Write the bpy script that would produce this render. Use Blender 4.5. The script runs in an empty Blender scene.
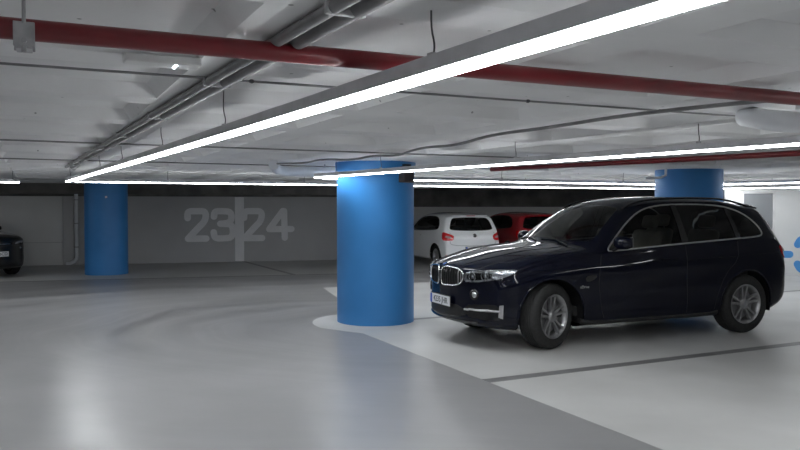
import bpy, bmesh, math, random
import numpy as np
from mathutils import Vector, Matrix
from mathutils.bvhtree import BVHTree
random.seed(3)
SC = bpy.context.scene
COL = SC.collection
PI = math.pi
A = Vector((.899, .438, 0)).normalized()      # the two directions of the building
B = Vector((-.438, .899, 0)).normalized()
CEIL = 2.24
LAMP_Z = 2.03

# ------------------------------------------------------------------ materials
def mat(name, col, rough=.5, metal=0., coat=0., spec=.5, emit=None, estr=0.):
    m = bpy.data.materials.new(name); m.use_nodes = True
    b = m.node_tree.nodes['Principled BSDF']
    b.inputs['Base Color'].default_value = (*col, 1)
    b.inputs['Roughness'].default_value = rough
    b.inputs['Metallic'].default_value = metal
    b.inputs['Coat Weight'].default_value = coat
    b.inputs['Coat Roughness'].default_value = .04
    b.inputs['Specular IOR Level'].default_value = spec
    if emit:
        b.inputs['Emission Color'].default_value = (*emit, 1)
        b.inputs['Emission Strength'].default_value = estr
    return m
def nodes(m): return m.node_tree.nodes, m.node_tree.links
def noisy(m, c1, c2, scale=3., detail=6., lo=.35, hi=.65, bump=0., bscale=None, stretch=None):
    """base colour varies between two tones of the surface itself"""
    N, L = nodes(m); b = N['Principled BSDF']
    tc = N.new('ShaderNodeNewGeometry')
    src = tc.outputs['Position']
    if stretch:
        mp = N.new('ShaderNodeMapping'); mp.inputs['Scale'].default_value = stretch
        L.new(src, mp.inputs['Vector']); src = mp.outputs['Vector']
    n = N.new('ShaderNodeTexNoise'); n.inputs['Scale'].default_value = scale; n.inputs['Detail'].default_value = detail
    L.new(src, n.inputs['Vector'])
    r = N.new('ShaderNodeValToRGB'); r.color_ramp.elements[0].position = lo; r.color_ramp.elements[1].position = hi
    r.color_ramp.elements[0].color = (*c1, 1); r.color_ramp.elements[1].color = (*c2, 1)
    L.new(n.outputs['Fac'], r.inputs['Fac']); L.new(r.outputs['Color'], b.inputs['Base Color'])
    if bump:
        n2 = N.new('ShaderNodeTexNoise'); n2.inputs['Scale'].default_value = bscale or scale*6; n2.inputs['Detail'].default_value = 4
        L.new(src, n2.inputs['Vector'])
        bp = N.new('ShaderNodeBump'); bp.inputs['Strength'].default_value = bump; bp.inputs['Distance'].default_value = .01
        L.new(n2.outputs['Fac'], bp.inputs['Height']); L.new(bp.outputs['Normal'], b.inputs['Normal'])
    return r
M = {}
M['ceiling'] = mat('ceiling_concrete', (.6, .6, .59), .85)
def ceiling_nodes():
    m = M['ceiling']; r = noisy(m, (.74,.74,.745), (.86,.86,.865), 1.3, 6, .3, .7, .25, 9)
    N, L = nodes(m); b = N['Principled BSDF']
    g = N.new('ShaderNodeNewGeometry')
    v = N.new('ShaderNodeTexVoronoi'); v.inputs['Scale'].default_value = 5.5; L.new(g.outputs['Position'], v.inputs['Vector'])
    rr = N.new('ShaderNodeValToRGB'); rr.color_ramp.elements[0].position = .035; rr.color_ramp.elements[1].position = .06
    rr.color_ramp.elements[0].color = (.25,.25,.25,1)
    L.new(v.outputs['Distance'], rr.inputs['Fac'])
    mx = N.new('ShaderNodeMix'); mx.data_type = 'RGBA'; mx.blend_type = 'MULTIPLY'; mx.inputs[0].default_value = .8
    L.new(r.outputs['Color'], mx.inputs[6]); L.new(rr.outputs['Color'], mx.inputs[7]); L.new(mx.outputs[2], b.inputs['Base Color'])
ceiling_nodes()
M['wall_grey'] = mat('wall_grey_paint', (.2,.2,.2), .7); noisy(M['wall_grey'], (.47,.47,.475), (.54,.54,.545), .8, 5, .3, .7, .15, 30)
M['wall_pale'] = mat('wall_pale_paint', (.4,.4,.4), .7); noisy(M['wall_pale'], (.72,.72,.71), (.80,.80,.79), .8, 5, .3, .7, .15, 30)
M['wall_white'] = mat('wall_white_paint', (.75,.75,.75), .65); noisy(M['wall_white'], (.72,.73,.73), (.8,.8,.8), .8, 4)
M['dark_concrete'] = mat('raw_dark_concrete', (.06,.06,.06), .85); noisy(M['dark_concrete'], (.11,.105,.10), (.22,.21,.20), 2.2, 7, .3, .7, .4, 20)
M['number'] = mat('painted_number_paint', (.42,.42,.43), .6); noisy(M['number'], (.86,.86,.87), (.92,.92,.93), 3, 4)
M['sign_blue'] = mat('sign_blue_paint', (.08,.33,.75), .5); noisy(M['sign_blue'], (.08,.32,.72), (.10,.36,.78), 3, 4)
M['blue'] = mat('column_blue_paint', (.05,.27,.62), .42); noisy(M['blue'], (.035,.20,.50), (.045,.235,.57), 1.5, 5, .3, .7, .12, 14)
M['bay'] = mat('bay_floor_paint', (.6,.6,.6), .4); noisy(M['bay'], (.45,.45,.44), (.56,.56,.55), .9, 6, .3, .7)
M['bay_dull'] = mat('worn_bay_floor', (.3,.3,.3), .42); noisy(M['bay_dull'], (.36,.36,.35), (.50,.50,.49), .7, 6, .3, .7, 0, None, (1, .5, 1))
M['line_dark'] = mat('bay_line_paint', (.17,.17,.17), .42); noisy(M['line_dark'], (.15,.15,.15), (.2,.2,.2), 3, 4)
M['red_pipe'] = mat('red_pipe_paint', (.36,.012,.02), .35, coat=.3); noisy(M['red_pipe'], (.15,.007,.012), (.21,.010,.016), 4, 4)
M['pvc'] = mat('white_pvc', (.66,.68,.72), .4); noisy(M['pvc'], (.72,.74,.78), (.8,.82,.85), 3, 3)
M['galv'] = mat('galvanised_steel', (.42,.42,.43), .45, .7); noisy(M['galv'], (.33,.33,.34), (.5,.5,.51), 12, 4)
M['conduit'] = mat('grey_conduit', (.2,.2,.205), .45); noisy(M['conduit'], (.17,.17,.175), (.24,.24,.245), 6, 3)
M['cable'] = mat('dark_cable', (.06,.06,.065), .5); noisy(M['cable'], (.05,.05,.055), (.08,.08,.085), 20, 2)
M['housing'] = mat('lamp_housing_grey', (.27,.27,.28), .45, .3); noisy(M['housing'], (.50,.50,.52), (.58,.58,.60), 8, 3)
M['diffuser'] = mat('lamp_diffuser_lit', (.8,.8,.8), .5, emit=(.95,.98,1.0), estr=11)
M['led'] = mat('small_lit_diode', (.8,.8,.8), .5, emit=(.75,.9,1.0), estr=8)
M['box_brown'] = mat('brown_box', (.03,.02,.02), .5); noisy(M['box_brown'], (.025,.018,.018), (.045,.03,.03), 8, 3)
M['white_plastic'] = mat('white_plastic', (.7,.7,.7), .4); noisy(M['white_plastic'], (.65,.65,.65), (.72,.72,.72), 5, 2)
M['door_grey'] = mat('grey_door_paint', (.2,.21,.225), .5); noisy(M['door_grey'], (.19,.20,.215), (.22,.23,.245), 2, 3)
# cars
def paint(name, c, rough=.3, metal=.2):
    m = mat(name, c, rough, metal, 1.0)
    noisy(m, c, tuple(min(1, k*1.12) for k in c), 300, 2)
    return m
M['navy'] = paint('navy_car_paint', (.0012,.0020,.0090), .5, .0)
M['navy'].node_tree.nodes['Principled BSDF'].inputs['Specular IOR Level'].default_value = .05
M['navy'].node_tree.nodes['Principled BSDF'].inputs['Coat Weight'].default_value = .62
M['white_car'] = paint('white_car_paint', (.84,.85,.86), .4, 0)
M['red_car'] = paint('red_car_paint', (.30,.006,.012), .35, .1)
M['black_car'] = paint('black_car_paint', (.003,.003,.0035), .3, .2)
M['rubber'] = mat('tyre_rubber', (.018,.018,.018), .75)
def rubber_nodes():
    N, L = nodes(M['rubber']); b = N['Principled BSDF']
    noisy(M['rubber'], (.014,.014,.014), (.024,.024,.024), 30, 3)
rubber_nodes()
M['black'] = mat('black_plastic', (.008,.008,.009), .5); noisy(M['black'], (.007,.007,.008), (.012,.012,.013), 20, 2)
M['gloss_black'] = mat('gloss_black', (.004,.004,.005), .15, coat=.6); noisy(M['gloss_black'], (.003,.003,.004), (.006,.006,.007), 20, 2)
M['chrome'] = mat('chrome', (.78,.79,.8), .14, 1.); noisy(M['chrome'], (.74,.75,.76), (.82,.83,.84), 30, 2)
M['satin'] = mat('satin_aluminium', (.55,.55,.56), .3, .85); noisy(M['satin'], (.5,.5,.51), (.6,.6,.61), 20, 2)
M['alloy'] = mat('alloy_wheel_silver', (.42,.42,.43), .3, .8); noisy(M['alloy'], (.38,.38,.39), (.46,.46,.47), 20, 2)
M['plate'] = mat('number_plate_white', (.72,.73,.76), .45); noisy(M['plate'], (.70,.71,.74), (.76,.77,.8), 20, 2)
M['plate_blue'] = mat('number_plate_blue', (.03,.10,.5), .45); noisy(M['plate_blue'], (.028,.09,.46), (.035,.11,.54), 20, 2)
M['ink'] = mat('plate_ink', (.012,.012,.014), .5); noisy(M['ink'], (.01,.01,.012), (.016,.016,.018), 20, 2)
M['tail_red'] = mat('tail_lamp_red', (.42,.01,.015), .2, coat=.8); noisy(M['tail_red'], (.62,.012,.018), (.75,.02,.025), 30, 2)
M['tail_clear'] = mat('tail_lamp_clear', (.55,.35,.34), .2, coat=.8); noisy(M['tail_clear'], (.5,.3,.3), (.6,.4,.4), 30, 2)
M['lamp_grey'] = mat('headlamp_reflector', (.42,.43,.45), .2, .75, coat=.6); noisy(M['lamp_grey'], (.30,.31,.33), (.56,.57,.6), 25, 3)
M['beige'] = mat('beige_leather', (.42,.40,.33), .55); noisy(M['beige'], (.38,.36,.30), (.46,.44,.37), 12, 3)
M['cabin'] = mat('dark_cabin_trim', (.02,.02,.02), .7); noisy(M['cabin'], (.016,.016,.016), (.026,.026,.026), 12, 3)
def glass(name, tint, gl=.0):
    m = bpy.data.materials.new(name); m.use_nodes = True
    N, L = nodes(m); N.clear()
    o = N.new('ShaderNodeOutputMaterial'); t = N.new('ShaderNodeBsdfTransparent'); g = N.new('ShaderNodeBsdfGlossy')
    t.inputs['Color'].default_value = (*tint, 1); g.inputs['Roughness'].default_value = .03
    f = N.new('ShaderNodeFresnel'); f.inputs['IOR'].default_value = 1.5
    geo = N.new('ShaderNodeNewGeometry'); n = N.new('ShaderNodeTexNoise'); n.inputs['Scale'].default_value = 60
    L.new(geo.outputs['Position'], n.inputs['Vector'])
    rr = N.new('ShaderNodeMapRange'); rr.inputs['To Min'].default_value = .02; rr.inputs['To Max'].default_value = .05
    L.new(n.outputs['Fac'], rr.inputs['Value']); L.new(rr.outputs['Result'], g.inputs['Roughness'])
    mx = N.new('ShaderNodeMixShader'); L.new(f.outputs['Fac'], mx.inputs['Fac']); L.new(t.outputs[0], mx.inputs[1]); L.new(g.outputs[0], mx.inputs[2])
    L.new(mx.outputs[0], o.inputs['Surface'])
    return m
M['glass'] = glass('tinted_car_glass', (.42,.44,.43))
M['glass_dark'] = glass('privacy_car_glass', (.14,.15,.15))
M['lens'] = glass('clear_lens', (.88,.9,.92))

# ------------------------------------------------------------------ mesh helpers
class MB:
    def __init__(s): s.v = []; s.f = []
    def add(s, vs, fs):
        o = len(s.v); s.v += [Vector(v) for v in vs]; s.f += [[i+o for i in f] for f in fs]; return s
    def box(s, c, size, ax=None, bev=0.):
        """box with optional axes (3 vectors) and bevel"""
        ax = ax or (Vector((1,0,0)), Vector((0,1,0)), Vector((0,0,1)))
        bm = bmesh.new(); bmesh.ops.create_cube(bm, size=1)
        for v in bm.verts: v.co = Vector((v.co.x*size[0], v.co.y*size[1], v.co.z*size[2]))
        if bev: bmesh.ops.bevel(bm, geom=bm.edges[:], offset=bev, segments=2, affect='EDGES', profile=.5)
        bm.verts.index_update()
        vs = [Vector(c)+ax[0]*v.co.x+ax[1]*v.co.y+ax[2]*v.co.z for v in bm.verts]
        s.add(vs, [[v.index for v in f.verts] for f in bm.faces]); bm.free(); return s
    def tube(s, pts, r, n=10, closed=False, caps=True):
        pts = [Vector(p) for p in pts]; m = len(pts); vs = []; up = None
        for i, p in enumerate(pts):
            a = pts[(i-1) % m] if (closed or i > 0) else p; b = pts[(i+1) % m] if (closed or i < m-1) else p
            t = (b-a).normalized()
            if up is None: up = Vector((0,0,1)) if abs(t.z) < .9 else Vector((1,0,0))
            sd = t.cross(up)
            if sd.length < 1e-4: sd = t.orthogonal()
            sd.normalize(); up = sd.cross(t).normalized()
            rr = r[i] if isinstance(r, (list, tuple)) else r
            for k in range(n):
                q = 2*PI*k/n; vs.append(p+sd*math.cos(q)*rr+up*math.sin(q)*rr)
        fs = []
        for i in range(m if closed else m-1):
            j = (i+1) % m
            for k in range(n): fs.append([i*n+k, i*n+(k+1) % n, j*n+(k+1) % n, j*n+k])
        if not closed and caps: fs.append(list(range(n))[::-1]); fs.append([(m-1)*n+k for k in range(n)])
        return s.add(vs, fs)
    def lathe(s, prof, n=48, M4=None, closed=False):
        """prof: (r, h) about local z"""
        vs = []; m = len(prof)
        for r, h in prof:
            for k in range(n):
                q = 2*PI*k/n; vs.append(Vector((r*math.cos(q), r*math.sin(q), h)))
        if M4: vs = [M4 @ v for v in vs]
        fs = []
        for i in range(m if closed else m-1):
            j = (i+1) % m
            for k in range(n): fs.append([i*n+k, i*n+(k+1) % n, j*n+(k+1) % n, j*n+k])
        return s.add(vs, fs)
    def prism(s, poly, O, U, V, W):
        """extrude a 2D polygon (U,V axes) by vector W"""
        O = Vector(O); n = len(poly)
        vs = [O+U*x+V*y for x, y in poly]+[O+U*x+V*y+W for x, y in poly]
        return s.add(vs, [list(range(n))[::-1], [n+i for i in range(n)]]+[[i, (i+1) % n, n+(i+1) % n, n+i] for i in range(n)])
    def ellipsoid(s, c, r, nu=20, nv=12, pw=1.):
        vs = []; fs = []
        sg = lambda v: math.copysign(abs(v)**pw, v)
        for i in range(nv+1):
            th = PI*i/nv
            for k in range(nu):
                q = 2*PI*k/nu
                vs.append(Vector(c)+Vector((sg(math.sin(th))*sg(math.cos(q))*r[0], sg(math.sin(th))*sg(math.sin(q))*r[1], sg(math.cos(th))*r[2])))
        for i in range(nv):
            for k in range(nu): fs.append([i*nu+k, i*nu+(k+1) % nu, (i+1)*nu+(k+1) % nu, (i+1)*nu+k])
        return s.add(vs, fs)
    def obj(s, name, m, parent=None, smooth=None, weld=True):
        me = bpy.data.meshes.new(name); me.from_pydata([v[:] for v in s.v], [], s.f)
        bm = bmesh.new(); bm.from_mesh(me)
        if weld: bmesh.ops.remove_doubles(bm, verts=bm.verts[:], dist=1e-5)
        bmesh.ops.recalc_face_normals(bm, faces=bm.faces[:]); bm.to_mesh(me); bm.free()
        me.materials.append(M[m] if isinstance(m, str) else m)
        if smooth: shade(me, smooth)
        o = bpy.data.objects.new(name, me); COL.objects.link(o); o.parent = parent
        return o
def shade(me, ang=40):
    me.polygons.foreach_set('use_smooth', [True]*len(me.polygons))
    me.set_sharp_from_angle(angle=math.radians(ang))
def empty(name, loc, rz=0.):
    o = bpy.data.objects.new(name, None); COL.objects.link(o); o.location = loc; o.rotation_euler = (0,0,rz); o.empty_display_size = .2
    return o
def tag(o, label, cat, group=None, kind=None):
    o['label'] = label; o['category'] = cat
    if group: o['group'] = group
    if kind: o['kind'] = kind
    return o
def struct(o): o['kind'] = 'structure'; return o
def chaikin(p, it=2, closed=True):
    p = [tuple(q) for q in p]
    for _ in range(it):
        n = len(p); out = []
        if not closed: out.append(p[0])
        for i in range(n if closed else n-1):
            a = p[i]; b = p[(i+1) % n]
            out.append(tuple(.75*x+.25*y for x, y in zip(a, b))); out.append(tuple(.25*x+.75*y for x, y in zip(a, b)))
        if not closed: out.append(p[-1])
        p = out
    return p
def resample(p, step, closed=False):
    p = [Vector(q) for q in p]
    if closed: p = p+[p[0]]
    out = [p[0].copy()]
    for a, b in zip(p, p[1:]):
        k = max(1, int(round((b-a).length/step)))
        for i in range(1, k+1): out.append(a.lerp(b, i/k))
    if closed: out.pop()
    return out

# ------------------------------------------------------------------ room shell
X0, X1, Y0, Y1 = -16., 17., -6., 27.6
def quad_obj(name, pts, m, parent=None):
    return MB().add(pts, [list(range(len(pts)))]).obj(name, m, parent, weld=False)
floor = struct(MB().add([(X0,Y0,0),(X1,Y0,0),(X1,Y1,0),(X0,Y1,0),(X0,Y0,-.2),(X1,Y0,-.2),(X1,Y1,-.2),(X0,Y1,-.2)],
    [[0,1,2,3],[7,6,5,4],[0,4,5,1],[1,5,6,2],[2,6,7,3],[3,7,4,0]]).obj('floor', mat('aisle_floor', (.3,.3,.3), .4)))
def floor_nodes():
    m = floor.data.materials[0]; N, L = nodes(m); b = N['Principled BSDF']
    g = N.new('ShaderNodeNewGeometry')
    # tyre tracks: rings of varying radius about the turn round the near column
    mp = N.new('ShaderNodeMapping'); mp.inputs['Location'].default_value = (-1.2*.62, -10.2, 0); mp.inputs['Scale'].default_value = (.62, 1, 1)
    L.new(g.outputs['Position'], mp.inputs['Vector'])
    nz = N.new('ShaderNodeTexNoise'); nz.inputs['Scale'].default_value = .35; nz.inputs['Detail'].default_value = 2
    L.new(g.outputs['Position'], nz.inputs['Vector'])
    ln = N.new('ShaderNodeVectorMath'); ln.operation = 'LENGTH'; L.new(mp.outputs['Vector'], ln.inputs[0])
    ad = N.new('ShaderNodeMath'); ad.operation = 'MULTIPLY_ADD'; ad.inputs[1].default_value = 1.3
    L.new(nz.outputs['Fac'], ad.inputs[0]); L.new(ln.outputs['Value'], ad.inputs[2])
    n1 = N.new('ShaderNodeTexNoise'); n1.noise_dimensions = '1D'; n1.inputs['Scale'].default_value = 2.2; n1.inputs['Detail'].default_value = 5; n1.inputs['Roughness'].default_value = .65
    L.new(ad.outputs[0], n1.inputs['W'])
    r1 = N.new('ShaderNodeValToRGB'); r1.color_ramp.elements[0].position = .3; r1.color_ramp.elements[1].position = .7
    r1.color_ramp.elements[0].color = (.58,.58,.59,1); r1.color_ramp.elements[1].color = (1,1,1,1)
    L.new(n1.outputs['Fac'], r1.inputs['Fac'])
    n2 = N.new('ShaderNodeTexNoise'); n2.inputs['Scale'].default_value = .55; n2.inputs['Detail'].default_value = 6
    L.new(g.outputs['Position'], n2.inputs['Vector'])
    r2 = N.new('ShaderNodeValToRGB'); r2.color_ramp.elements[0].position = .3; r2.color_ramp.elements[1].position = .72
    r2.color_ramp.elements[0].color = (.27,.27,.27,1); r2.color_ramp.elements[1].color = (.37,.37,.375,1)
    L.new(n2.outputs['Fac'], r2.inputs['Fac'])
    mx = N.new('ShaderNodeMix'); mx.data_type = 'RGBA'; mx.blend_type = 'MULTIPLY'; mx.inputs[0].default_value = 1
    sp_ = N.new('ShaderNodeSeparateXYZ'); L.new(g.outputs['Position'], sp_.inputs[0])
    mr_ = N.new('ShaderNodeMapRange'); mr_.inputs['From Min'].default_value = 6.; mr_.inputs['From Max'].default_value = 10.5; mr_.inputs['To Min'].default_value = .3
    L.new(sp_.outputs['Y'], mr_.inputs['Value']); L.new(mr_.outputs['Result'], mx.inputs[0])
    L.new(r2.outputs['Color'], mx.inputs[6]); L.new(r1.outputs['Color'], mx.inputs[7]); L.new(mx.outputs[2], b.inputs['Base Color'])
    r3 = N.new('ShaderNodeMapRange'); r3.inputs['To Min'].default_value = .24; r3.inputs['To Max'].default_value = .42
    L.new(n1.outputs['Fac'], r3.inputs['Value']); L.new(r3.outputs['Result'], b.inputs['Roughness'])
floor_nodes()
P0 = Vector((.80, 6.94, 0))                  # where the near bay line leaves the aisle edge
def G(s, t, z=0.): v = P0+A*s+B*t; return Vector((v.x, v.y, z))
def floor_patch(name, pts, m, z):
    o = MB().prism([(p.x, p.y) for p in pts], (0,0,.0005), Vector((1,0,0)), Vector((0,1,0)), Vector((0,0,z))).obj(name, m, floor)
    return o
arc = [G(.0+.0, 0)]
c = Vector((-.40, 10.45, 0))
pl = [G(0,-9.5), G(14,-9.5), G(14,8.2), G(1.4,8.2)]
# rounded end of the bay field round the column
rel = c-P0; cs, ct = rel.dot(A), rel.dot(B)
pl += [G(cs+.8*math.cos(q), ct+.95*math.sin(q)) for q in [math.radians(a) for a in range(75, 191, 8)]]
pl += [G(0, 2.9)]
floor_patch('painted_bay_area', pl, 'bay', .0012)
def band(s0, t0, s1, t1, w, m='line_dark', z=.0024):
    a = G(s0,t0); b = G(s1,t1); d = (b-a).normalized(); n = Vector((-d.y, d.x, 0))*w/2
    return floor_patch('bay_line', [a-n, b-n, b+n, a+n], m, z)
band(0,0,14,0,.14); band(0.9,3.7,14,3.7,.12); band(0,-3.1,14,-3.1,.14)
# bays along the back wall
def WL(x): return 21.5+.27*(x+6.3)
U = Vector((1,.27,0)).normalized(); UN = Vector((.27,-1,0)).normalized()
b0, b1 = Vector((-15.9, WL(-15.9), 0)), Vector((-.6, WL(-.6), 0))
floor_patch('back_bay_area', [b0+UN*4.6, b1+UN*4.6, b1+UN*.02, b0+UN*.02], 'bay_dull', .0012)
floor_patch('bay_line', [b0+UN*4.75, b1+UN*4.75, b1+UN*4.6, b0+UN*4.6], 'line_dark', .0012)
for xx in (-4.57,):
    a = Vector((xx, WL(xx), 0)); e = a-B*4.8; n = A*.06
    floor_patch('bay_line', [a-n, e-n, e+n, a+n], 'line_dark', .0024)
# bays where the white and the red car stand
floor_patch('far_bay_area', [Vector((-.55,18.6,0)), Vector((7.2,21.4,0)), Vector((7.2,26.45,0)), Vector((-.55,25.95,0))], 'bay_dull', .0012)

# coffered ceiling
COLS = [(-.348, 10.65, .545), (-7.05, 18.0, .49), (4.90, 12.75, .545)]
def ceiling():
    mb = MB(); pitch = 1.24; zs, zt = CEIL, CEIL+.075
    s0, t0 = 1.998, 2.089          # one cell corner in A,B coordinates
    ho, hi = .49, .43
    def W(s, t, z): v = A*s+B*t; return Vector((v.x, v.y, z))
    for i in range(-22, 24):
        for j in range(-18, 24):
            a, b_ = s0+i*pitch, t0+j*pitch; cx, cy = a+pitch/2, b_+pitch/2
            P = W(cx, cy, 0)
            if not (X0-1.2 < P.x < X1+1.2 and Y0-1.2 < P.y < Y1+1.2): continue
            sq = lambda h, z: [W(cx-h,cy-h,z), W(cx+h,cy-h,z), W(cx+h,cy+h,z), W(cx-h,cy+h,z)]
            o = sq(pitch/2, zs)
            if any((P.x-q[0])**2+(P.y-q[1])**2 < 1.5**2 for q in COLS): mb.add(o, [[0,1,2,3]]); continue
            if not (X0+.3 < P.x < X1-.3 and Y0+.3 < P.y < Y1-.3): mb.add(o, [[0,1,2,3]]); continue
            vs = o+sq(ho, zs)+sq(hi, zt)
            fs = []
            for k in range(4):
                l = (k+1) % 4; fs += [[k,l,4+l,4+k],[4+k,4+l,8+l,8+k]]
            fs.append([8,9,10,11]); mb.add(vs, fs)
    o = mb.obj('ceiling', 'ceiling')
    return struct(o)
ceiling()
# slab above, closes the room
sl = MB().box(((X0+X1)/2,(Y0+Y1)/2,CEIL+.25), (X1-X0+.8,Y1-Y0+.8,.2)).obj('ceiling_slab', 'dark_concrete'); struct(sl)

def wall(name, a, b, z0, z1, th, m, parent=None):
    """wall from a to b; the face towards the room is the line a-b, thickness goes to the left of a->b"""
    a = Vector((*a,0)); b = Vector((*b,0)); d = (b-a).normalized(); n = Vector((-d.y,d.x,0))
    mb = MB(); mb.box((a+b)/2+n*th/2+Vector((0,0,(z0+z1)/2)), ((b-a).length, th, z1-z0), (d, n, Vector((0,0,1))))
    o = mb.obj(name, m, parent)
    return struct(o) if parent is None else o
TOP = CEIL+.14
xl, xr = -15.9, -.9
wb = wall('wall_back', (xl, WL(xl)), (xr, WL(xr)), 0, 1.90, .3, 'wall_grey')
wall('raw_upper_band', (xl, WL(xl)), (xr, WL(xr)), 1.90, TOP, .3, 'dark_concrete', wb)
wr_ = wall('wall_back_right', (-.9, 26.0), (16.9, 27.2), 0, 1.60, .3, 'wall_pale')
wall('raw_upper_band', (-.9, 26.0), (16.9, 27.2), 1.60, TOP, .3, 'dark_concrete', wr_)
wall('wall_return', (xr, WL(xr)), (xr, 26.0), 0, TOP, .25, 'wall_grey')
wall('wall_left', (X0, Y0), (X0, 19.5), 0, TOP, .3, 'wall_pale')
wall('wall_right', (X1, Y1), (X1, Y0), 0, TOP, .3, 'wall_white')
wall('wall_front', (X1, Y0), (X0, Y0), 0, TOP, .3, 'wall_white')
# dark deep beam just in front of the back wall
bm_ = MB(); 
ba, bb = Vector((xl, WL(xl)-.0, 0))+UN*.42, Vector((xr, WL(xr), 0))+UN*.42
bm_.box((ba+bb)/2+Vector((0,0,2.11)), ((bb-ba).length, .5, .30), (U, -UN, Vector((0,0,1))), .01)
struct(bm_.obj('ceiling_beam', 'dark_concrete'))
# paler facing on the left, dark pilaster, painted numbers
def on_wall(x, off): v = Vector((x, WL(x), 0))+UN*off; return v
def wall_box(name, x0, x1, z0, z1, th, m, parent):
    a = on_wall(x0, 0); b = on_wall(x1, 0)
    return MB().box((a+b)/2+UN*th/2+Vector((0,0,(z0+z1)/2)), ((b-a).length, th, z1-z0), (U, -UN, Vector((0,0,1)))).obj(name, m, parent)
wall_box('pale_panel', -11.9, -9.30, 0, .62, .06, 'wall_pale', wb)
wall_box('pale_panel', -11.9, -9.30, .635, 1.90, .06, 'wall_pale', wb)
wall_box('pilaster', -9.29, -9.02, 0, 1.90, .10, 'wall_grey', wb)
wall_box('white_bay_stripe', -4.82, -4.57, .02, 1.89, .004, 'number', wb)
def stroke_obj(name, strokes, O, Ux, w, th, nrm, m, parent):
    """numbers painted with a round brush: joined discs and bars lying on the wall"""
    mb = MB(); Z = Vector((0,0,1)); k = 0
    for st in strokes:
        p = chaikin(st, 3, False) if len(st) > 2 else st
        for a, b in zip(p, p[1:]):
            a = Vector(a); b = Vector(b); d = (b-a)
            if d.length < 1e-6: continue
            d.normalize(); n = Vector((-d.y, d.x))*w/2; k += 1
            t = th+.00003*(k % 40)
            mb.prism([tuple(a-n), tuple(b-n), tuple(b+n), tuple(a+n)], O, Ux, Z, nrm*t)
        for i, a in enumerate(p):
            if len(p) > 6 and i % 2 and 0 < i < len(p)-1: continue
            k += 1; t = th+.00003*(k % 40)
            mb.prism([(a[0]+w/2*math.cos(2*PI*q/20), a[1]+w/2*math.sin(2*PI*q/20)) for q in range(20)], O, Ux, Z, nrm*t)
    return mb.obj(name, m, parent, weld=False)
def digit(ch):     # unit height, centre line inset by half the brush .2
    if ch == '2': return [[(.10,.70),(.10,.90),(.36,.90),(.62,.90),(.60,.62),(.40,.42),(.11,.10)],[(.11,.10),(.62,.10)]], .72
    if ch == '3': return [[(.10,.74),(.12,.90),(.36,.90),(.60,.88),(.60,.58),(.36,.53),(.28,.53)],[(.28,.53),(.40,.53),(.64,.50),(.64,.12),(.36,.10),(.12,.10),(.09,.28)]], .74
    if ch == '4': return [[(.50,.90),(.10,.36)],[(.10,.36),(.76,.36)],[(.54,.90),(.56,.10)]], .86
def write_number(text_x, H, z0, parent):
    for ch, x in text_x:
        st, w = digit(ch)
        st = [[(px*H, z0+pz*H) for px, pz in s] for s in st]
        stroke_obj('painted_number', st, on_wall(x, .0), U, .19*H, .005, UN, 'number', parent)
write_number([('2',-6.20),('3',-5.49),('2',-4.66),('4',-3.96)], .99, .59, wb)

# right-hand white wall with door and level number
RA, RB = Vector((7.75, 17.75, 0)), Vector((15.5, 16.4, 0)); RU = (RB-RA).normalized(); RN = Vector((RU.y, -RU.x, 0))
rw = wall('wall_side_right', RA[:2], RB[:2], 0, TOP, .3, 'wall_white')
def rbox(name, u0, u1, z0, z1, th, m, parent=None, off=0., bev=0.):
    c = RA+RU*(u0+u1)/2+RN*(off+th/2)+Vector((0,0,(z0+z1)/2))
    return MB().box(c, (u1-u0, th, z1-z0), (RU, -RN, Vector((0,0,1))), bev).obj(name, m, parent)
dr = struct(rbox('door_1', .36, .98, .0, 1.92, .03, 'door_grey'))
rbox('door_frame', .30, .35, .0, 1.98, .05, 'white_plastic', dr); rbox('door_frame', .99, 1.04, .0, 1.98, .05, 'white_plastic', dr)
rbox('door_frame', .30, 1.04, 1.93, 1.98, .052, 'white_plastic', dr)
rbox('door_handle', .88, .94, 1.0, 1.03, .05, 'galv', dr, .03)
H = .90
O = RA+RU*.0
stroke_obj('painted_level_number', [[(1.12,.50),(1.38,.50)]], O, RU, .165, .005, RN, 'sign_blue', rw)
d3 = [[(.06,.76),(.14,.91),(.36,.91),(.62,.88),(.60,.58),(.36,.53),(.30,.53)],[(.30,.53),(.40,.53),(.66,.50),(.66,.12),(.36,.10),(.14,.10),(.06,.25)]]
stroke_obj('painted_level_number', [[(1.50+x*H, .05+z*H) for x, z in s] for s in d3], O, RU, .17, .005, RN, 'sign_blue', rw)

# ------------------------------------------------------------------ columns
def column(x, y, r, label, cap=True):
    root = empty('round_column', (x, y, 0))
    tag(root, label, 'column', 'blue round columns', 'thing')
    prof = [(r*.02,.0),(r,.0),(r,.01),(r,CEIL-.20),(r+(.02 if cap else 0),CEIL-.14),(r+(.025 if cap else 0),CEIL+.001),(r*.02,CEIL+.001)]
    MB().lathe(prof, 72).obj('shaft', 'blue', root, 30)
    return root
c1 = column(*COLS[0], 'large bright blue round concrete column standing beside the navy car')
c2 = column(*COLS[1], 'dark blue round column in front of the far grey wall, left of the painted 23', False)
c3 = column(*COLS[2], 'blue round column rising behind the roof of the navy car', False)
MB().tube([Vector((.176,-.449,1.84)),Vector((.181,-.463,1.84))], .026, 20).obj('round_marker', 'white_plastic', c2, 40)
# box on the near column
bx = empty('junction_box', (.085, 10.26, 2.06)); tag(bx, 'small dark brown box fixed near the top of the large blue column', 'box')
q = math.atan2(-.39, .43); nr = Vector((math.cos(q), math.sin(q), 0)); tg = Vector((-nr.y, nr.x, 0))
MB().box((0,0,0), (.20,.12,.22), (tg, nr, Vector((0,0,1))), .012).obj('box_body', 'box_brown', bx)
MB().box(nr*-.0+Vector((0,0,.125)), (.12,.08,.03), (tg, nr, Vector((0,0,1))), .005).obj('bracket', 'black', bx)

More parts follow.
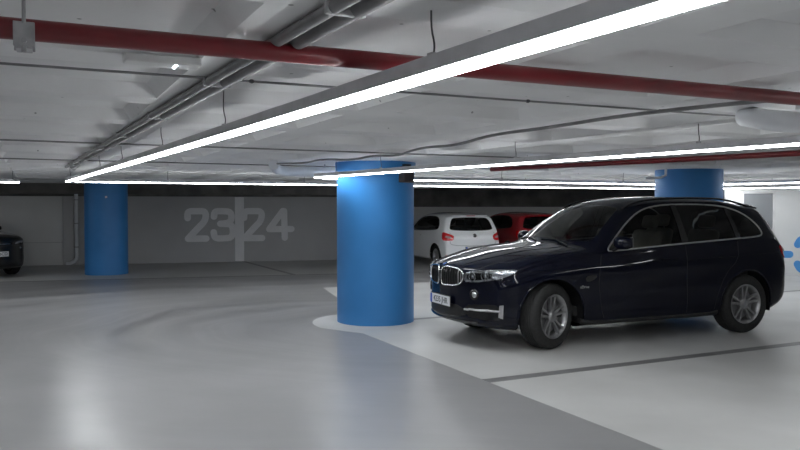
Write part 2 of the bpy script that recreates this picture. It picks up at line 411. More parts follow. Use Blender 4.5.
# ------------------------------------------------------------------ lamps
def lamp(p, q, label, wires=(), w=.074):
    p = Vector((*p, 0)); q = Vector((*q, 0)); L = (q-p).length; d = (q-p).normalized(); n = Vector((-d.y,d.x,0))
    root = empty('linear_light', (p.x, p.y, LAMP_Z)); tag(root, label, 'ceiling light', 'suspended strip lights')
    Z = Vector((0,0,1)); c = d*L/2
    MB().box(c+Z*.037, (L, w, .050), (d,n,Z), .003).obj('housing', 'housing', root)
    MB().box(c+Z*.007, (L-.004, w-.006, .015), (d,n,Z), .002).obj('diffuser', 'diffuser', root)
    for t in wires:
        x = d*t; k = .012
        pts = [x+Z*.06, x+Z*.10+n*k, x+Z*.16-n*k*.4, x+Z*(CEIL+.074-LAMP_Z)]
        MB().tube([Vector(v) for v in chaikin([tuple(v) for v in pts], 2, False)], .0035, 6).obj('suspension_cable', 'cable', root, 60)
        MB().box(x+Z*.069, (.03,.02,.02), (d,n,Z), .002).obj('cable_clip', 'galv', root)
    return root
def along(p, q, ds): # wires at given distances
    return ds
lamp((-5.53,12.5), (1.42,-.02), 'long bright strip light crossing the picture from upper right to far left', (.4, 3.9, 5.56, 7.52, 9.28, 11.6))
lamp((-5.46,12.62), (7.1,18.35), 'far strip light running in front of the wall painted 23 and 24', (1.5, 4, 6.5, 9, 11.5))
lamp((7.16,18.22), (9.4,15.75), 'lower of two far strip lights before the white wall at right', (.5,1.8))
lamp((-1.20,10.75), (4.9,1.5), 'strip light crossing in front of the large blue column towards the right', (.6, 1.75, 4.2, 6.2, 8.6))
lamp((-1.14,11.22), (5.6,14.62), 'strip light behind the large blue column, above the white car', (.5,3.2,5.9))
lamp((5.68,14.52), (8.6,11.1), 'upper of two far strip lights before the white wall at right', (.5,2,3.6))
lamp((-6.6,13.0), (-9.2,9.9), 'short end of a strip light at the left edge, above the black car', (.1,2))
lamp((-.62,1.02), (1.5,-3.4), 'strip light overhead behind the camera position')
lamp((-6.5,2.5), (-3.0,-4.2), 'added unseen strip light at far left behind the camera')  # added out of view, more light from behind the camera
lamp((-9.3,15.9), (-13.2,14.3), 'added fill strip light outside the left edge above the back of the black car')  # added out of view to brighten the pale panel on the back wall
lamp((7.6,6.6), (10.6,1.6), 'strip light outside the right edge beside the navy car')

# ------------------------------------------------------------------ pipes and cables
def run(name, pts, r, m, label, cat, n=16, parent=None):
    o = MB().tube(pts, r, n).obj(name, m, parent, 50)
    if parent is None: tag(o, label, cat)
    return o
rp = empty('sprinkler_pipe', (0, 2.93, 0)); tag(rp, 'near red sprinkler pipe crossing under the whole ceiling', 'pipe')
def R(x, y, z): return Vector((x, y-2.93, z))
pa, pb = Vector((-4.0, 1.03, 2.18)), Vector((9.0, 7.12, 2.18))
MB().tube([R(*pa), R(*pb)], .034, 24).obj('pipe_tube', 'red_pipe', rp, 50)
dd = (pb-pa).normalized()
# hanger of the near pipe at left
ch = empty('pipe_hanger', (-1.16, 2.33, 2.165)); tag(ch, 'galvanised bracket on a rod clasping the red pipe at upper left', 'bracket')
dn = Vector((-dd.y, dd.x, 0)); Z = Vector((0,0,1))
MB().box(-dn*.04+Z*-.012, (.06,.006,.075), (dd,dn,Z), .002).box(dn*.04+Z*-.012, (.06,.006,.075), (dd,dn,Z), .002).box(Z*-.052, (.045,.08,.006), (dd,dn,Z), .002).obj('clamp_plate', 'galv', ch)
MB().tube([-dn*.04+Z*.02, -dn*.04+Z*.148], .006, 8).obj('threaded_rod', 'galv', ch, 50)
MB().tube([-dn*.062+Z*-.035, -dn*.03+Z*-.035], .008, 6).obj('bolt', 'galv', ch)
MB().tube([-dn*.04+Z*-.05, -dn*.04+Z*-.068], .008, 6).obj('nut', 'galv', ch)
run('sprinkler_pipe', [(1.3,10.7,2.15),(6.3,4.42,2.15)], .03, 'red_pipe', 'thin red pipe running just behind the right-hand strip light', 'pipe')
# pair of conduits along the rib
k0, k1 = Vector((.55,.92,0)), Vector((-4.95,11.25,0)); kd = (k1-k0).normalized(); kn = Vector((-kd.y,kd.x,0))
run('conduit', [k0+kn*.045+Z*2.215, k1+kn*.045+Z*2.215], .022, 'conduit', 'upper grey conduit of the pair crossing the ceiling at left', 'conduit')
run('conduit', [k0-kn*.03+Z*2.215, k1-kn*.03+Z*2.215], .025, 'conduit', 'thicker lower grey conduit of the pair crossing the ceiling at left', 'conduit')
cl = empty('conduit_clip_rail', (k0+kd*6.0)[:2]+(2.215,)) 
tag(cl, 'row of steel clips holding the grey conduits to the ceiling', 'clip')
for t in (-4.5,-3,-1.5,0,1.5,2.6,3.4,4.2,5.0):
    MB().box(kd*t+kn*.008, (.02,.13,.045), (kd,kn,Z), .004).obj('clip', 'galv', cl)
# straight thin cables on the soffit
def cable(pts, r, label, m='conduit'): return run('ceiling_cable', pts, r, m, label, 'cable', 8)
cb = empty('ceiling_cable', (-1.71,3.2,2.23)); tag(cb, 'thin straight cable crossing the ceiling behind the red pipe', 'cable')
s0, s1 = Vector((-3.2,2.45,0)), Vector((4.2,5.95,0)); O_ = Vector((-1.71,3.2,0))
MB().tube([s0-O_, s1-O_], .006, 8).obj('cable_line', 'conduit', cb, 50)
for t in (2.75, 4.35, 5.35):
    MB().ellipsoid(s0+(s1-s0).normalized()*t-O_, (.014,.014,.01)).obj('cable_joint', 'cable', cb, 60)
cable([(-6.5,5.4,2.232),(-2.3,7.5,2.232),(2.6,9.9,2.232)], .008, 'second straight cable on the ceiling, farther back than the first')
cable([(-8.2,7.9,2.232),(-.9,11.6,2.232)], .008, 'third straight cable on the ceiling, near the blue columns')
sag = [(-1.65,10.1,2.2),(-1.2,9.5,2.17),(-.95,9.1,2.2),(-.55,8.7,2.16),(-.3,8.45,2.2),(-.02,8.1,2.17),(.12,7.7,2.2),(.28,7.25,2.2),(.5,6.7,2.17),(.75,6.1,2.21),(1.05,5.4,2.19),(1.4,4.75,2.2),(1.75,4.3,2.2),(2.2,3.85,2.2),(3.0,3.2,2.2)]
run('sagging_cable', [Vector(v) for v in chaikin(sag, 2, False)], .0125, 'conduit', 'dark wavy cable drooping along the ceiling above the large blue column', 'cable', 8)
# white drain pipes
def drain(name, pts, r, label, brackets):
    root = empty(name, pts[0]); tag(root, label, 'pipe'); o = Vector(pts[0])
    pp = [Vector(v)-o for v in chaikin(pts, 3, False)]
    MB().tube(pp, r, 20).obj('pipe_tube', 'pvc', root, 50)
    for c_ in brackets:
        c_ = Vector(c_)-o; MB().box(c_+Z*.02, (.03,.19,.02), None, .003).box(c_+Z*.05, (.02,.02,.08), None, .002).obj('pipe_bracket', 'galv', root)
    return root
drain('drain_pipe', [(-1.74,10.35,2.20),(-1.78,10.85,2.14),(-1.5,10.98,2.13),(-.88,11.0,2.13)], .07, 'white curved drain pipe under the ceiling, left of the large blue column', [(-1.1,10.98,2.18)])
drain('drain_pipe', [(2.20,4.80,2.20),(2.18,4.42,2.13),(2.5,4.34,2.10),(5.2,5.0,2.08)], .062, 'thick white drain pipe under the ceiling at the right edge', [(2.42,4.35,2.165)])
dp = empty('downpipe', (-8.92, WL(-8.92)-.13, 0)); tag(dp, 'white downpipe on the far wall with its foot bent left, beside the dark pilaster', 'pipe')
MB().tube([Vector(v) for v in chaikin([(0,0,2.05),(0,0,.30),(0,0,.16),(-.12,-.03,.06),(-.26,-.07,.035)], 2, False)], .05, 14).obj('pipe_tube', 'pvc', dp, 50)
for z in (.5,1.15,1.8): MB().tube([(0,0,z-.012),(0,0,z+.012)], .058, 14).obj('pipe_clip', 'galv', dp, 50)
# small bits of piping beside the third column
tp = run('small_pipe', [Vector(v) for v in chaikin([(4.30,12.15,CEIL),(4.30,12.15,2.09),(3.95,12.1,2.08)],1,False)], .02, 'pvc', 'small white pipe elbow on the left side of the column behind the navy car', 'pipe')
# emergency luminaires
def emergency(x, y, label, ang, leds=True, s=1.):
    root = empty('emergency_light', (x, y, CEIL)); root.rotation_euler.z = ang; tag(root, label, 'emergency light', 'emergency lights')
    MB().box((0,0,-.018), (.30*s,.09*s,.034), None, .006).obj('light_body', 'white_plastic', root)
    if leds:
        for k in ((.05,-.022),(.05,.03),): MB().ellipsoid((k[0],k[1],-.037), (.006,.006,.004)).obj('diode', 'led', root, 60)
    return root
aA = math.atan2(A.y, A.x)
emergency(-.97, 3.08, 'white emergency light with two glowing dots behind the red pipe at left', aA)
emergency(-5.6, 9.2, 'small white emergency light on the ceiling far left near the conduits', aA)

# ------------------------------------------------------------------ cars
def pchip(pts):
    xs = np.array([p[0] for p in pts], float); ys = np.array([p[1] for p in pts], float)
    h = np.diff(xs); d = np.diff(ys)/h; m = np.zeros(len(xs)); m[0] = d[0]; m[-1] = d[-1]
    for i in range(1, len(xs)-1):
        if d[i-1]*d[i] > 0:
            w1 = 2*h[i]+h[i-1]; w2 = h[i]+2*h[i-1]; m[i] = (w1+w2)/(w1/d[i-1]+w2/d[i])
    def f(x):
        x = min(max(x, xs[0]), xs[-1]); i = min(int(np.searchsorted(xs, x, 'right')-1), len(h)-1); t = (x-xs[i])/h[i]
        return float((2*t**3-3*t*t+1)*ys[i]+(t**3-2*t*t+t)*h[i]*m[i]+(-2*t**3+3*t*t)*ys[i+1]+(t**3-t*t)*h[i]*m[i+1])
    return f
def in_poly(x, y, P):
    r = False; n = len(P); j = n-1
    for i in range(n):
        xi, yi = P[i]; xj, yj = P[j]
        if (yi > y) != (yj > y) and x < (xj-xi)*(y-yi)/(yj-yi)+xi: r = not r
        j = i
    return r
def near_poly(x, y, P):
    best = None; bd = 1e9; n = len(P)
    for i in range(n):
        ax, ay = P[i]; bx_, by = P[(i+1) % n]; dx, dy = bx_-ax, by-ay; q = dx*dx+dy*dy
        t = 0 if q == 0 else max(0, min(1, ((x-ax)*dx+(y-ay)*dy)/q)); px, py = ax+t*dx, ay+t*dy
        e = (px-x)**2+(py-y)**2
        if e < bd: bd = e; best = (px, py)
    return best, math.sqrt(bd)
class Car:
    def __init__(s, spec, root, paintm):
        s.sp = spec; s.root = root; s.paint = paintm; L = s.L = spec['L']
        f = {k: pchip(spec[k]) for k in ('zt','zb','w','belt')}
        cr = pchip(spec['crown']); bow = pchip(spec['bow']); tum = spec['tumble']
        xs = []
        n = 150
        for i in range(n+1):
            u = i/n; xs.append(L*(u-.13*math.sin(2*PI*u)/(2*PI)*1.0-.0))
        xs = sorted(set(xs+[.01,.03,.05,.08,L-.01,L-.03,L-.05]))
        rows = []
        for x in xs:
            zt, zb, w = f['zt'](x), f['zb'](x), f['w'](x); be = min(f['belt'](x), zt-.05); H = be-zb; hg = zt-be
            c = min(cr(x), hg*.75); e = hg-c; wb_ = .965*w; ye = max(wb_-tum*e-.03, wb_*.5)
            p = [(0,zb),(.45*w,zb),(.86*w,zb),(.955*w,zb+.04),(.985*w,zb+.16*H),(1.0*w,zb+.34*H),(.995*w,zb+.60*H),(1.004*w,zb+.76*H),(.992*w,zb+.85*H),(.975*w,zb+.93*H),
                 (wb_,be),(.93*wb_+.07*ye if e > .1 else wb_-.01,be+.10*e),(.5*(wb_+ye)+.012,be+.5*e),(ye+.012,be+.93*e),(ye-.05,be+e+.35*c),(.62*ye,be+e+.78*c),(.3*ye,zt-.01*c),(0,zt)]
            p = chaikin(p, 3 if spec.get('fine') else 2, False)
            rows.append([(x+bow(x)*(y/max(w,.01))**2, y, z) for y, z in p])
        m = len(rows[0]); v = []; fc = []
        def half(sign):
            o = len(v)
            for r in rows:
                for (x,y,z) in r: v.append((x, sign*y, z))
            for i in range(len(rows)-1):
                for j in range(m-1):
                    q = [o+i*m+j, o+i*m+j+1, o+(i+1)*m+j+1, o+(i+1)*m+j]; fc.append(q if sign < 0 else q[::-1])
            for end, ri in ((0,0),(1,len(rows)-1)):
                r = rows[ri]; zc = .5*(r[0][2]+r[-1][2]); xc = xs[ri]; prev = [o+ri*m+j for j in range(m)]
                for t in (.85,.7,.5,.3,.1,0.):
                    cur = []
                    for (x,y,z) in r:
                        yy = y*t; v.append((xc+(x-xc)*t*t, sign*yy, zc+(z-zc)*t)); cur.append(len(v)-1)
                    for j in range(m-1):
                        q = [prev[j], prev[j+1], cur[j+1], cur[j]]; fc.append(q if (sign > 0) ^ bool(end) else q[::-1])
                    prev = cur
        half(-1); half(1)
        bm = bmesh.new(); vs = [bm.verts.new(q) for q in v]
        for q in fc:
            try: bm.faces.new([vs[i] for i in q])
            except ValueError: pass
        bmesh.ops.remove_doubles(bm, verts=bm.verts[:], dist=2e-4)
        bmesh.ops.dissolve_degenerate(bm, edges=bm.edges[:], dist=1e-5)
        bmesh.ops.recalc_face_normals(bm, faces=bm.faces[:])
        bm.normal_update(); s.bm = bm; s.bvh = BVHTree.FromBMesh(bm)
        s.classify()
    def classify(s):
        bm = s.bm; sp = s.sp; R_ = sp['arch']; s.groups = []
        # wheel openings
        kill = []
        for fce in bm.faces:
            c = fce.calc_center_median()
            for ax in sp['axles']:
                if (c.x-ax)**2+(c.z-sp['R'])**2 < R_*R_ and abs(c.y) > .48: kill.append(fce)
        bmesh.ops.delete(bm, geom=list(set(kill)), context='FACES')
        for vtx in bm.verts:
            if vtx.is_boundary and abs(vtx.co.y) > .55:
                for ax in sp['axles']:
                    d = Vector((vtx.co.x-ax, vtx.co.z-sp['R']))
                    if abs(d.length-R_) < .09: d = d.normalized()*R_; vtx.co.x = ax+d.x; vtx.co.z = sp['R']+d.y
        names = ['body']
        for (nm, proj, poly, cond, mt) in sp['windows']:
            P = chaikin(poly, 2); names.append(nm); gi = len(names)-1
            uv = (lambda c: (c.x, c.z)) if proj == 'side' else (lambda c: (c.y, c.z))
            inn = [fce for fce in bm.faces if fce.material_index == 0 and cond(fce.calc_center_median(), fce.normal) and in_poly(*uv(fce.calc_center_median()), P)]
            for fce in inn: fce.material_index = gi
            st = set(inn); done = set()
            for fce in inn:
                for vt in fce.verts:
                    if vt in done: continue
                    if any(g not in st for g in vt.link_faces):
                        done.add(vt); (px, py), e = near_poly(*uv(vt.co), P)
                        if e > .06: continue
                        if proj == 'side':
                            sg = 1 if vt.co.y > 0 else -1
                            h = s.bvh.ray_cast(Vector((px, sg*3, py)), Vector((0,-sg,0)))[0]
                        else:
                            sg = 1 if vt.co.x > s.L/2 else -1
                            h = s.bvh.ray_cast(Vector((s.L/2+sg*5, px, py)), Vector((-sg,0,0)))[0]
                        if h is not None and (h-vt.co).length < .12: vt.co = h
        mats = {0: s.paint}
        for gi, w in enumerate(sp['windows'], 1): mats[gi] = M[w[4]]
        for gi, nm in enumerate(names):
            b2 = bm.copy(); b2.faces.ensure_lookup_table()
            bmesh.ops.delete(b2, geom=[fce for fce in b2.faces if fce.material_index != gi], context='FACES')
            for fce in b2.faces: fce.material_index = 0
            if len(b2.faces) == 0: b2.free(); continue
            me = bpy.data.meshes.new(nm); b2.to_mesh(me); b2.free(); me.materials.append(mats[gi]); shade(me, 50)
            o = bpy.data.objects.new(nm, me); COL.objects.link(o); o.parent = s.root
            if gi == 0: s.body = o
        s.poly = {w[0]: chaikin(w[2], 2) for w in sp['windows']}
    def near(s, p, off=0.):
        loc, n, i, d = s.bvh.find_nearest(Vector(p)); 
        return loc+n*off
    def ray(s, p, d, off=0.):
        loc, n, i, dist = s.bvh.ray_cast(Vector(p), Vector(d))
        return (loc+n*off) if loc is not None else None
    def side(s, x, z, sg=-1, off=0.):
        r = s.ray((x, sg*3, z), (0,-sg,0), off); return r if r is not None else s.near((x, sg*s.sp['hw'], z), off)
    def frontp(s, y, z, off=0.):
        r = s.ray((-2, y, z), (1,0,0), off); return r if r is not None else s.near((0,y,z), off)
    def rearp(s, y, z, off=0.):
        r = s.ray((s.L+2, y, z), (-1,0,0), off); return r if r is not None else s.near((s.L,y,z), off)
    def patch(s, name, pts, fn, m, off=.006, parent=None, smooth=2, step=.02, dome=0.):
        """thin fitted piece following the body: pts are 2D outline points, fn projects them"""
        P = chaikin(pts, smooth) if smooth else pts
        P = [tuple(q) for q in resample([Vector((*q, 0)) for q in P], step, True)]; P = [(q[0], q[1]) for q in P]
        cx = sum(p[0] for p in P)/len(P); cy = sum(p[1] for p in P)/len(P); n = len(P)
        vs = [fn(x, y, off=-.004) for x, y in P]+[fn(x, y, off=off) for x, y in P]; fs = []
        lv = [1]; k = 1
        for t in (.94,.8,.6,.4,.2):
            vs += [fn(cx+(x-cx)*t, cy+(y-cy)*t, off=off+dome*(1-t*t)) for x, y in P]; k += 1
        for l in range(k):
            for i in range(n): fs.append([l*n+i, l*n+(i+1) % n, (l+1)*n+(i+1) % n, (l+1)*n+i])
        vs.append(fn(cx, cy, off=off+dome)); c = len(vs)-1
        for i in range(n): fs.append([k*n+i, k*n+(i+1) % n, c])
        return MB().add(vs, fs).obj(name, m, parent or s.root, 50)
    def trim(s, name, pts, fn, r, m, off=.0, closed=False, smooth=0, parent=None, step=.03):
        P = chaikin(pts, smooth, closed) if smooth else pts
        P = resample([Vector((*q, 0)) for q in P], step, closed)
        return MB().tube([fn(q.x, q.y, off=off) for q in P], r, 8, closed).obj(name, m, parent or s.root, 60)
    def liner(s):
        sp = s.sp
        for ax in sp['axles']:
            for sg in (-1, 1):
                mb = MB(); R_ = sp['arch']; n = 30; vs = []; y1 = sp['hw']-.045; y0 = sp['hw']-.46
                for k in range(n+1):
                    q = math.radians(-14)+math.radians(208)*k/n; c_, d_ = ax+(R_+.004)*math.cos(q), sp['R']+(R_+.004)*math.sin(q)
                    vs += [Vector((c_, sg*y1, d_)), Vector((c_, sg*y0, d_))]
                fs = [[2*k, 2*k+1, 2*k+3, 2*k+2] for k in range(n)]
                vs.append(Vector((ax, sg*y0, sp['R']))); c = len(vs)-1
                fs += [[2*k+1, c, 2*k+3] for k in range(n)]
                mb.add(vs, fs).obj('wheel_arch', 'black', s.root, 50)
def make_wheel(name, R_, W_, rim, root, loc, rz=0., flip=False, spokes=5, metal='alloy', style='double'):
    """axis along local y, outer side towards -y"""
    w = bpy.data.objects.new(name, None); COL.objects.link(w); w.parent = root; w.location = loc; w.rotation_euler = (0, 0, rz+(PI if flip else 0)); w.empty_display_size = .1
    Q = Matrix.Rotation(PI/2, 4, 'X')    # z -> -y
    h = W_/2
    prof = [(rim-.01,h-.03),(rim+.012,h-.012),(rim+.05,h-.002),(R_-.05,h-.004),(R_-.018,h-.018),(R_-.004,h-.04),(R_,h-.06)]
    for k in range(5):     # tread grooves
        y = (h-.06)*(1-2*(k+.5)/5); prof += [(R_,y+.006+.004),(R_-.008,y+.005),(R_-.008,y-.005),(R_,y-.006-.004)]
    prof += [(R_,-h+.06),(R_-.004,-h+.04),(R_-.018,-h+.018),(R_-.05,-h+.004),(rim+.05,-h+.002),(rim+.012,-h+.012),(rim-.01,-h+.03)]
    MB().lathe(prof, 64, Q).obj('tyre', 'rubber', w, 40)
    ri = MB().lathe([(rim-.012,h-.028),(rim+.008,h-.022),(rim+.006,h-.010),(rim-.006,h-.012),(rim-.022,h-.03),(rim-.03,h-.09),(rim-.04,-h+.06),(rim+.004,-h+.03)], 64, Q).obj('rim', metal, w, 40)
    mb = MB()
    for k in range(spokes):
        b0 = 2*PI*k/spokes+.35
        prs = [(-.10,-.20),(.10,.20)] if style == 'double' else [(0,0)]
        for a0, a1 in prs:
            wd0, wd1 = (.017,.015) if style == 'double' else (.035,.03)
            p0 = Vector((math.cos(b0+a0*2.2)*.055, math.sin(b0+a0*2.2)*.055, 0)); p1 = Vector((math.cos(b0+a1)*(rim-.012), math.sin(b0+a1)*(rim-.012), 0))
            d = (p1-p0).normalized(); n = Vector((-d.y,d.x,0))
            z0, z1 = h-.045, h-.022
            vs = []
            for p, wd, z in ((p0,wd0,z0),(p0.lerp(p1,.55),.8*wd0+.002,z0+.012),(p1,wd1,z1)):
                vs += [p+n*wd+Vector((0,0,z-.035)), p+n*wd*.8+Vector((0,0,z)), p-n*wd*.8+Vector((0,0,z)), p-n*wd+Vector((0,0,z-.035))]
            fs = [[0,1,2,3],[11,10,9,8]]
            for i in (0,4):
                for j in range(4): fs.append([i+j, i+(j+1) % 4, i+4+(j+1) % 4, i+4+j])
            mb.add([Q @ v for v in vs], fs)
    mb.obj('spokes', metal, w, 30)
    MB().lathe([(.001,h-.035),(.032,h-.035),(.036,h-.038),(.07,h-.046),(.075,h-.085),(.001,h-.085)], 32, Q).obj('hub_cap', metal, w, 40)
    MB().lathe([(.001,h-.10),(rim*.78,h-.10),(rim*.78,h-.12),(.001,h-.12)], 40, Q).obj('brake_disc', 'conduit', w, 40)
    return w
def text_mesh(body, size, M4, name, m, parent, ext=.001):
    cu = bpy.data.curves.new(name, 'FONT'); cu.body = body; cu.size = size; cu.extrude = ext; cu.align_x = 'CENTER'; cu.align_y = 'CENTER'; cu.resolution_u = 3
    t = bpy.data.objects.new('tmp', cu); COL.objects.link(t)
    dg = bpy.context.evaluated_depsgraph_get(); me = bpy.data.meshes.new_from_object(t.evaluated_get(dg))
    bpy.data.objects.remove(t); me.transform(M4); me.materials.clear(); me.materials.append(M[m]); me.name = name
    o = bpy.data.objects.new(name, me); COL.objects.link(o); o.parent = parent
    return o
def plate(parent, c, nx, text, blue=True):
    """plate centred at c (local), facing direction nx (+1/-1 along x)"""
    p = bpy.data.objects.new('number_plate', None); COL.objects.link(p); p.parent = parent; p.location = c; p.empty_display_size = .1
    # local axes: reading direction
    ud = Vector((0, -nx*-1, 0)) if False else Vector((0, (1 if nx > 0 else -1), 0))
    X = Vector((nx,0,0)); Zz = Vector((0,0,1))
    MB().box((0,0,0), (.014,.52,.112), None, .003).obj('plate_board', 'plate', p)
    MB().box(X*.0075-ud*.236, (.003,.042,.108), None, 0).obj('plate_blue_band', 'plate_blue', p)
    M4 = Matrix((( ud.x, 0, X.x, .009*nx), (ud.y, 0, X.y, .022*ud.y), (ud.z, 1, X.z, 0), (0,0,0,1)))
    text_mesh(text, .098, M4, 'plate_characters', 'ink', p)
    MB().box(X*-.006, (.01,.54,.13), None, .003).obj('plate_frame', 'black', p)
    return p
def seat(name, x, y, root, m='beige', z0=.45):
    s = bpy.data.objects.new(name, None); COL.objects.link(s); s.parent = root; s.location = (x, y, z0); s.empty_display_size = .1
    MB().box((0,0,.10), (.50,.50,.18), None, .06).obj('seat_cushion', m, s, 60)
    d = Vector((.26,0,.97)).normalized(); e = Vector((d.z,0,-d.x))
    MB().box(Vector((.27,0,.14))+d*.28, (.13,.48,.60), (e,Vector((0,1,0)),d), .055).obj('seat_back', m, s, 60)
    MB().box(Vector((.27,0,.14))+d*.69, (.09,.26,.17), (e,Vector((0,1,0)),d), .04).obj('headrest', m, s, 60)
    return s

# ---------------- the navy car
NAVY_AX = (.94, 3.875)
def is_side(c, n): return abs(n.y) > .55 and abs(c.y) > .45
NAVY_WIN = [(1.70,1.105),(1.86,1.24),(2.10,1.43),(2.35,1.575),(2.62,1.635),(3.0,1.652),(3.5,1.645),(3.80,1.60),(4.01,1.50),(4.15,1.36),(4.18,1.26),(4.06,1.235),(3.4,1.20),(2.6,1.155),(1.80,1.10)]
navy_spec = dict(L=4.886, R=.375, arch=.435, hw=.965, axles=NAVY_AX, fine=True, tumble=.40,
    zt=[(0,.87),(.015,.905),(.05,.935),(.12,.965),(.4,1.04),(.8,1.12),(1.2,1.165),(1.33,1.185),(1.42,1.225),(1.8,1.475),(2.1,1.63),(2.3,1.69),(2.6,1.735),(3.1,1.755),(3.7,1.74),(4.05,1.69),(4.32,1.65),(4.37,1.615),(4.53,1.40),(4.72,1.14),(4.82,1.04),(4.86,.98),(4.886,.90)],
    zb=[(0,.36),(.06,.28),(.3,.23),(.6,.22),(4.3,.24),(4.6,.30),(4.8,.38),(4.886,.46)],
    w=[(0,.80),(.03,.855),(.12,.905),(.3,.945),(.55,.96),(.9,.968),(1.6,.955),(2.6,.955),(3.4,.962),(3.9,.968),(4.3,.95),(4.6,.92),(4.8,.87),(4.86,.83),(4.886,.78)],
    belt=[(0,.76),(.05,.82),(.12,.86),(.4,.95),(.8,1.03),(1.3,1.075),(1.7,1.085),(2.6,1.14),(3.6,1.185),(4.2,1.215),(4.5,1.2),(4.7,1.10),(4.8,1.0),(4.886,.82)],
    crown=[(0,.10),(.5,.10),(1.3,.10),(2.1,.09),(2.8,.10),(4.3,.09),(4.7,.1),(4.886,.1)],
    bow=[(0,.27),(.3,.22),(.8,.12),(1.3,.16),(2.0,.12),(2.6,.0),(3.6,0),(4.2,-.06),(4.6,-.14),(4.886,-.2)],
    windows=[
     ('front_side_window','side',NAVY_WIN, lambda c, n: is_side(c, n) and c.x < 2.88, 'glass'),
     ('rear_side_window','side',NAVY_WIN, lambda c, n: is_side(c, n) and c.x >= 2.88, 'glass_dark'),
     ('windshield','front',[(-.76,1.19),(-.74,1.30),(-.60,1.56),(-.52,1.615),(0,1.66),(.52,1.615),(.60,1.56),(.74,1.30),(.76,1.19),(0,1.235)], lambda c, n: n.x < -.25 and c.x < 2.6 and c.x > 1.1, 'glass'),
     ('rear_window','front',[(-.62,1.20),(-.66,1.32),(-.56,1.56),(0,1.59),(.56,1.56),(.66,1.32),(.62,1.20),(0,1.17)], lambda c, n: n.x > .3 and c.x > 4.2, 'glass_dark')])
navy = empty('car', (.492, 8.955, 0), math.atan2(.382, .924))
tag(navy, 'dark navy sport utility car parked across the white bay, front wheels turned', 'car', None)
C = Car(navy_spec, navy, M['navy']); C.liner()
for sg in (-1, 1):
    P = navy_spec['windows'][0][2]
    fn = lambda x, z, off=0., sg=sg: C.side(x, z, sg, off)
    C.trim('window_trim', chaikin(P, 2), fn, .010, 'satin', .003, True)
    C.patch('window_pillar', [(2.83,1.17),(2.93,1.175),(2.92,1.645),(2.84,1.645)], fn, 'gloss_black', .006, None, 0)
    C.patch('window_pillar', [(3.70,1.215),(3.78,1.22),(3.72,1.62),(3.67,1.62)], fn, 'gloss_black', .006, None, 0)
    # door seams, handles, sill
    for L_ in ([(1.62,1.06),(1.56,.8),(1.60,.45),(1.66,.32)], [(2.88,1.15),(2.88,.7),(2.90,.32)], [(3.72,1.19),(3.70,.95),(3.50,.78),(3.36,.5),(3.34,.34)]):
        C.trim('door_seam', L_, fn, .0035, 'black', -.001, False, 1)
    C.trim('character_line', [(.62,.90),(1.6,.93),(2.8,.965),(3.8,1.0),(4.5,1.03)], fn, .006, C.paint, -.001, False, 2)
    C.trim('sill_moulding', [(1.32,.30),(1.5,.275),(3.2,.275),(3.4,.30)], fn, .03, 'black', -.012, False, 1)
    for hx in (2.72, 3.62):
        a = fn(hx, .99, off=.03); b = fn(hx-.22, .985, off=.03); a2 = fn(hx+.01, .99, off=-.01); b2 = fn(hx-.23, .985, off=-.01)
        MB().tube([b2, b, a, a2], .012, 8).obj('door_handle', C.paint, navy, 50)
    C.patch('air_breather', [(1.36,.82),(1.52,.84),(1.54,.80),(1.40,.74)], fn, 'gloss_black', .006, None, 1)
    for ax in NAVY_AX:
        pts = [(ax+.44*math.cos(q), .375+.44*math.sin(q)) for q in [math.radians(a) for a in range(0, 181, 6)]]
        C.trim('arch_lip', pts, fn, .014, C.paint, -.004)
    # roof rail
    rr = [(2.15,0),(2.3,.03),(2.6,.035),(3.3,.035),(4.0,.03),(4.25,0)]
    pts = []
    for x, h in chaikin(rr, 2, False):
        p = C.near((x, sg*.60, navy_spec['zt'][0][1]+1.2), 0.) if False else C.ray((x, sg*.615, 3), (0,0,-1)); pts.append(p+Vector((0,0,h+.004)))
    MB().tube(pts, .013, 8).obj('roof_rail', 'gloss_black', navy, 50)
    # door mirror
    mr = bpy.data.objects.new('door_mirror', None); COL.objects.link(mr); mr.parent = navy; mr.location = (1.80, sg*.93, 1.13); mr.empty_display_size = .1
    MB().ellipsoid((.02, sg*.13, .075), (.075,.125,.078), 24, 14, .75).obj('mirror_housing', C.paint, mr, 60)
    MB().box((.088, sg*.13, .078), (.008,.19,.115), None, .003).obj('mirror_glass', 'chrome', mr)
    MB().tube([(-.02,-sg*.06,-.03),(0,sg*.03,.0),(.01,sg*.08,.03)], .022, 8).obj('mirror_arm', 'black', mr, 50)
    # headlamp: outline given round the corner
    def fh(u, z, off=0., sg=sg):
        # u: angle round the corner, from the grille (0) to the wing (1)
        p = Vector((.04+.47*min(u,1)**1.5, sg*(.47+.49*min(u*1.15, 1)), z)); return C.near(p, off)
    hl = C.patch('headlight', [(.0,.765),(.0,.875),(.30,.915),(.62,.945),(.88,.95),(.96,.93),(.84,.865),(.60,.80),(.30,.765)], fh, 'lamp_grey', .004, None, 1, .02)
    C.patch('lamp_bezel', [(.06,.785),(.06,.86),(.30,.885),(.56,.90),(.60,.83),(.30,.79)], fh, 'gloss_black', .006, hl, 1, .02)
    for (u, z, r) in ((.20,.825,.045),(.45,.845,.046)):
        c0 = fh(u, z, .004); nn = (fh(u, z, .03)-c0).normalized()
        t1 = nn.orthogonal().normalized(); t2 = nn.cross(t1)
        MB().tube([c0+nn*.010+(t1*math.cos(q)+t2*math.sin(q))*r for q in [2*PI*k/28 for k in range(28)]], .007, 8, True).obj('lamp_ring', 'chrome', hl, 60)
        MB().lathe([(.001,.016),(r*.3,.014),(r*.55,.008),(r*.62,.0)], 24, Matrix((( t1.x,t2.x,nn.x,c0.x),(t1.y,t2.y,nn.y,c0.y),(t1.z,t2.z,nn.z,c0.z),(0,0,0,1)))).obj('projector', 'lamp_grey', hl, 50)
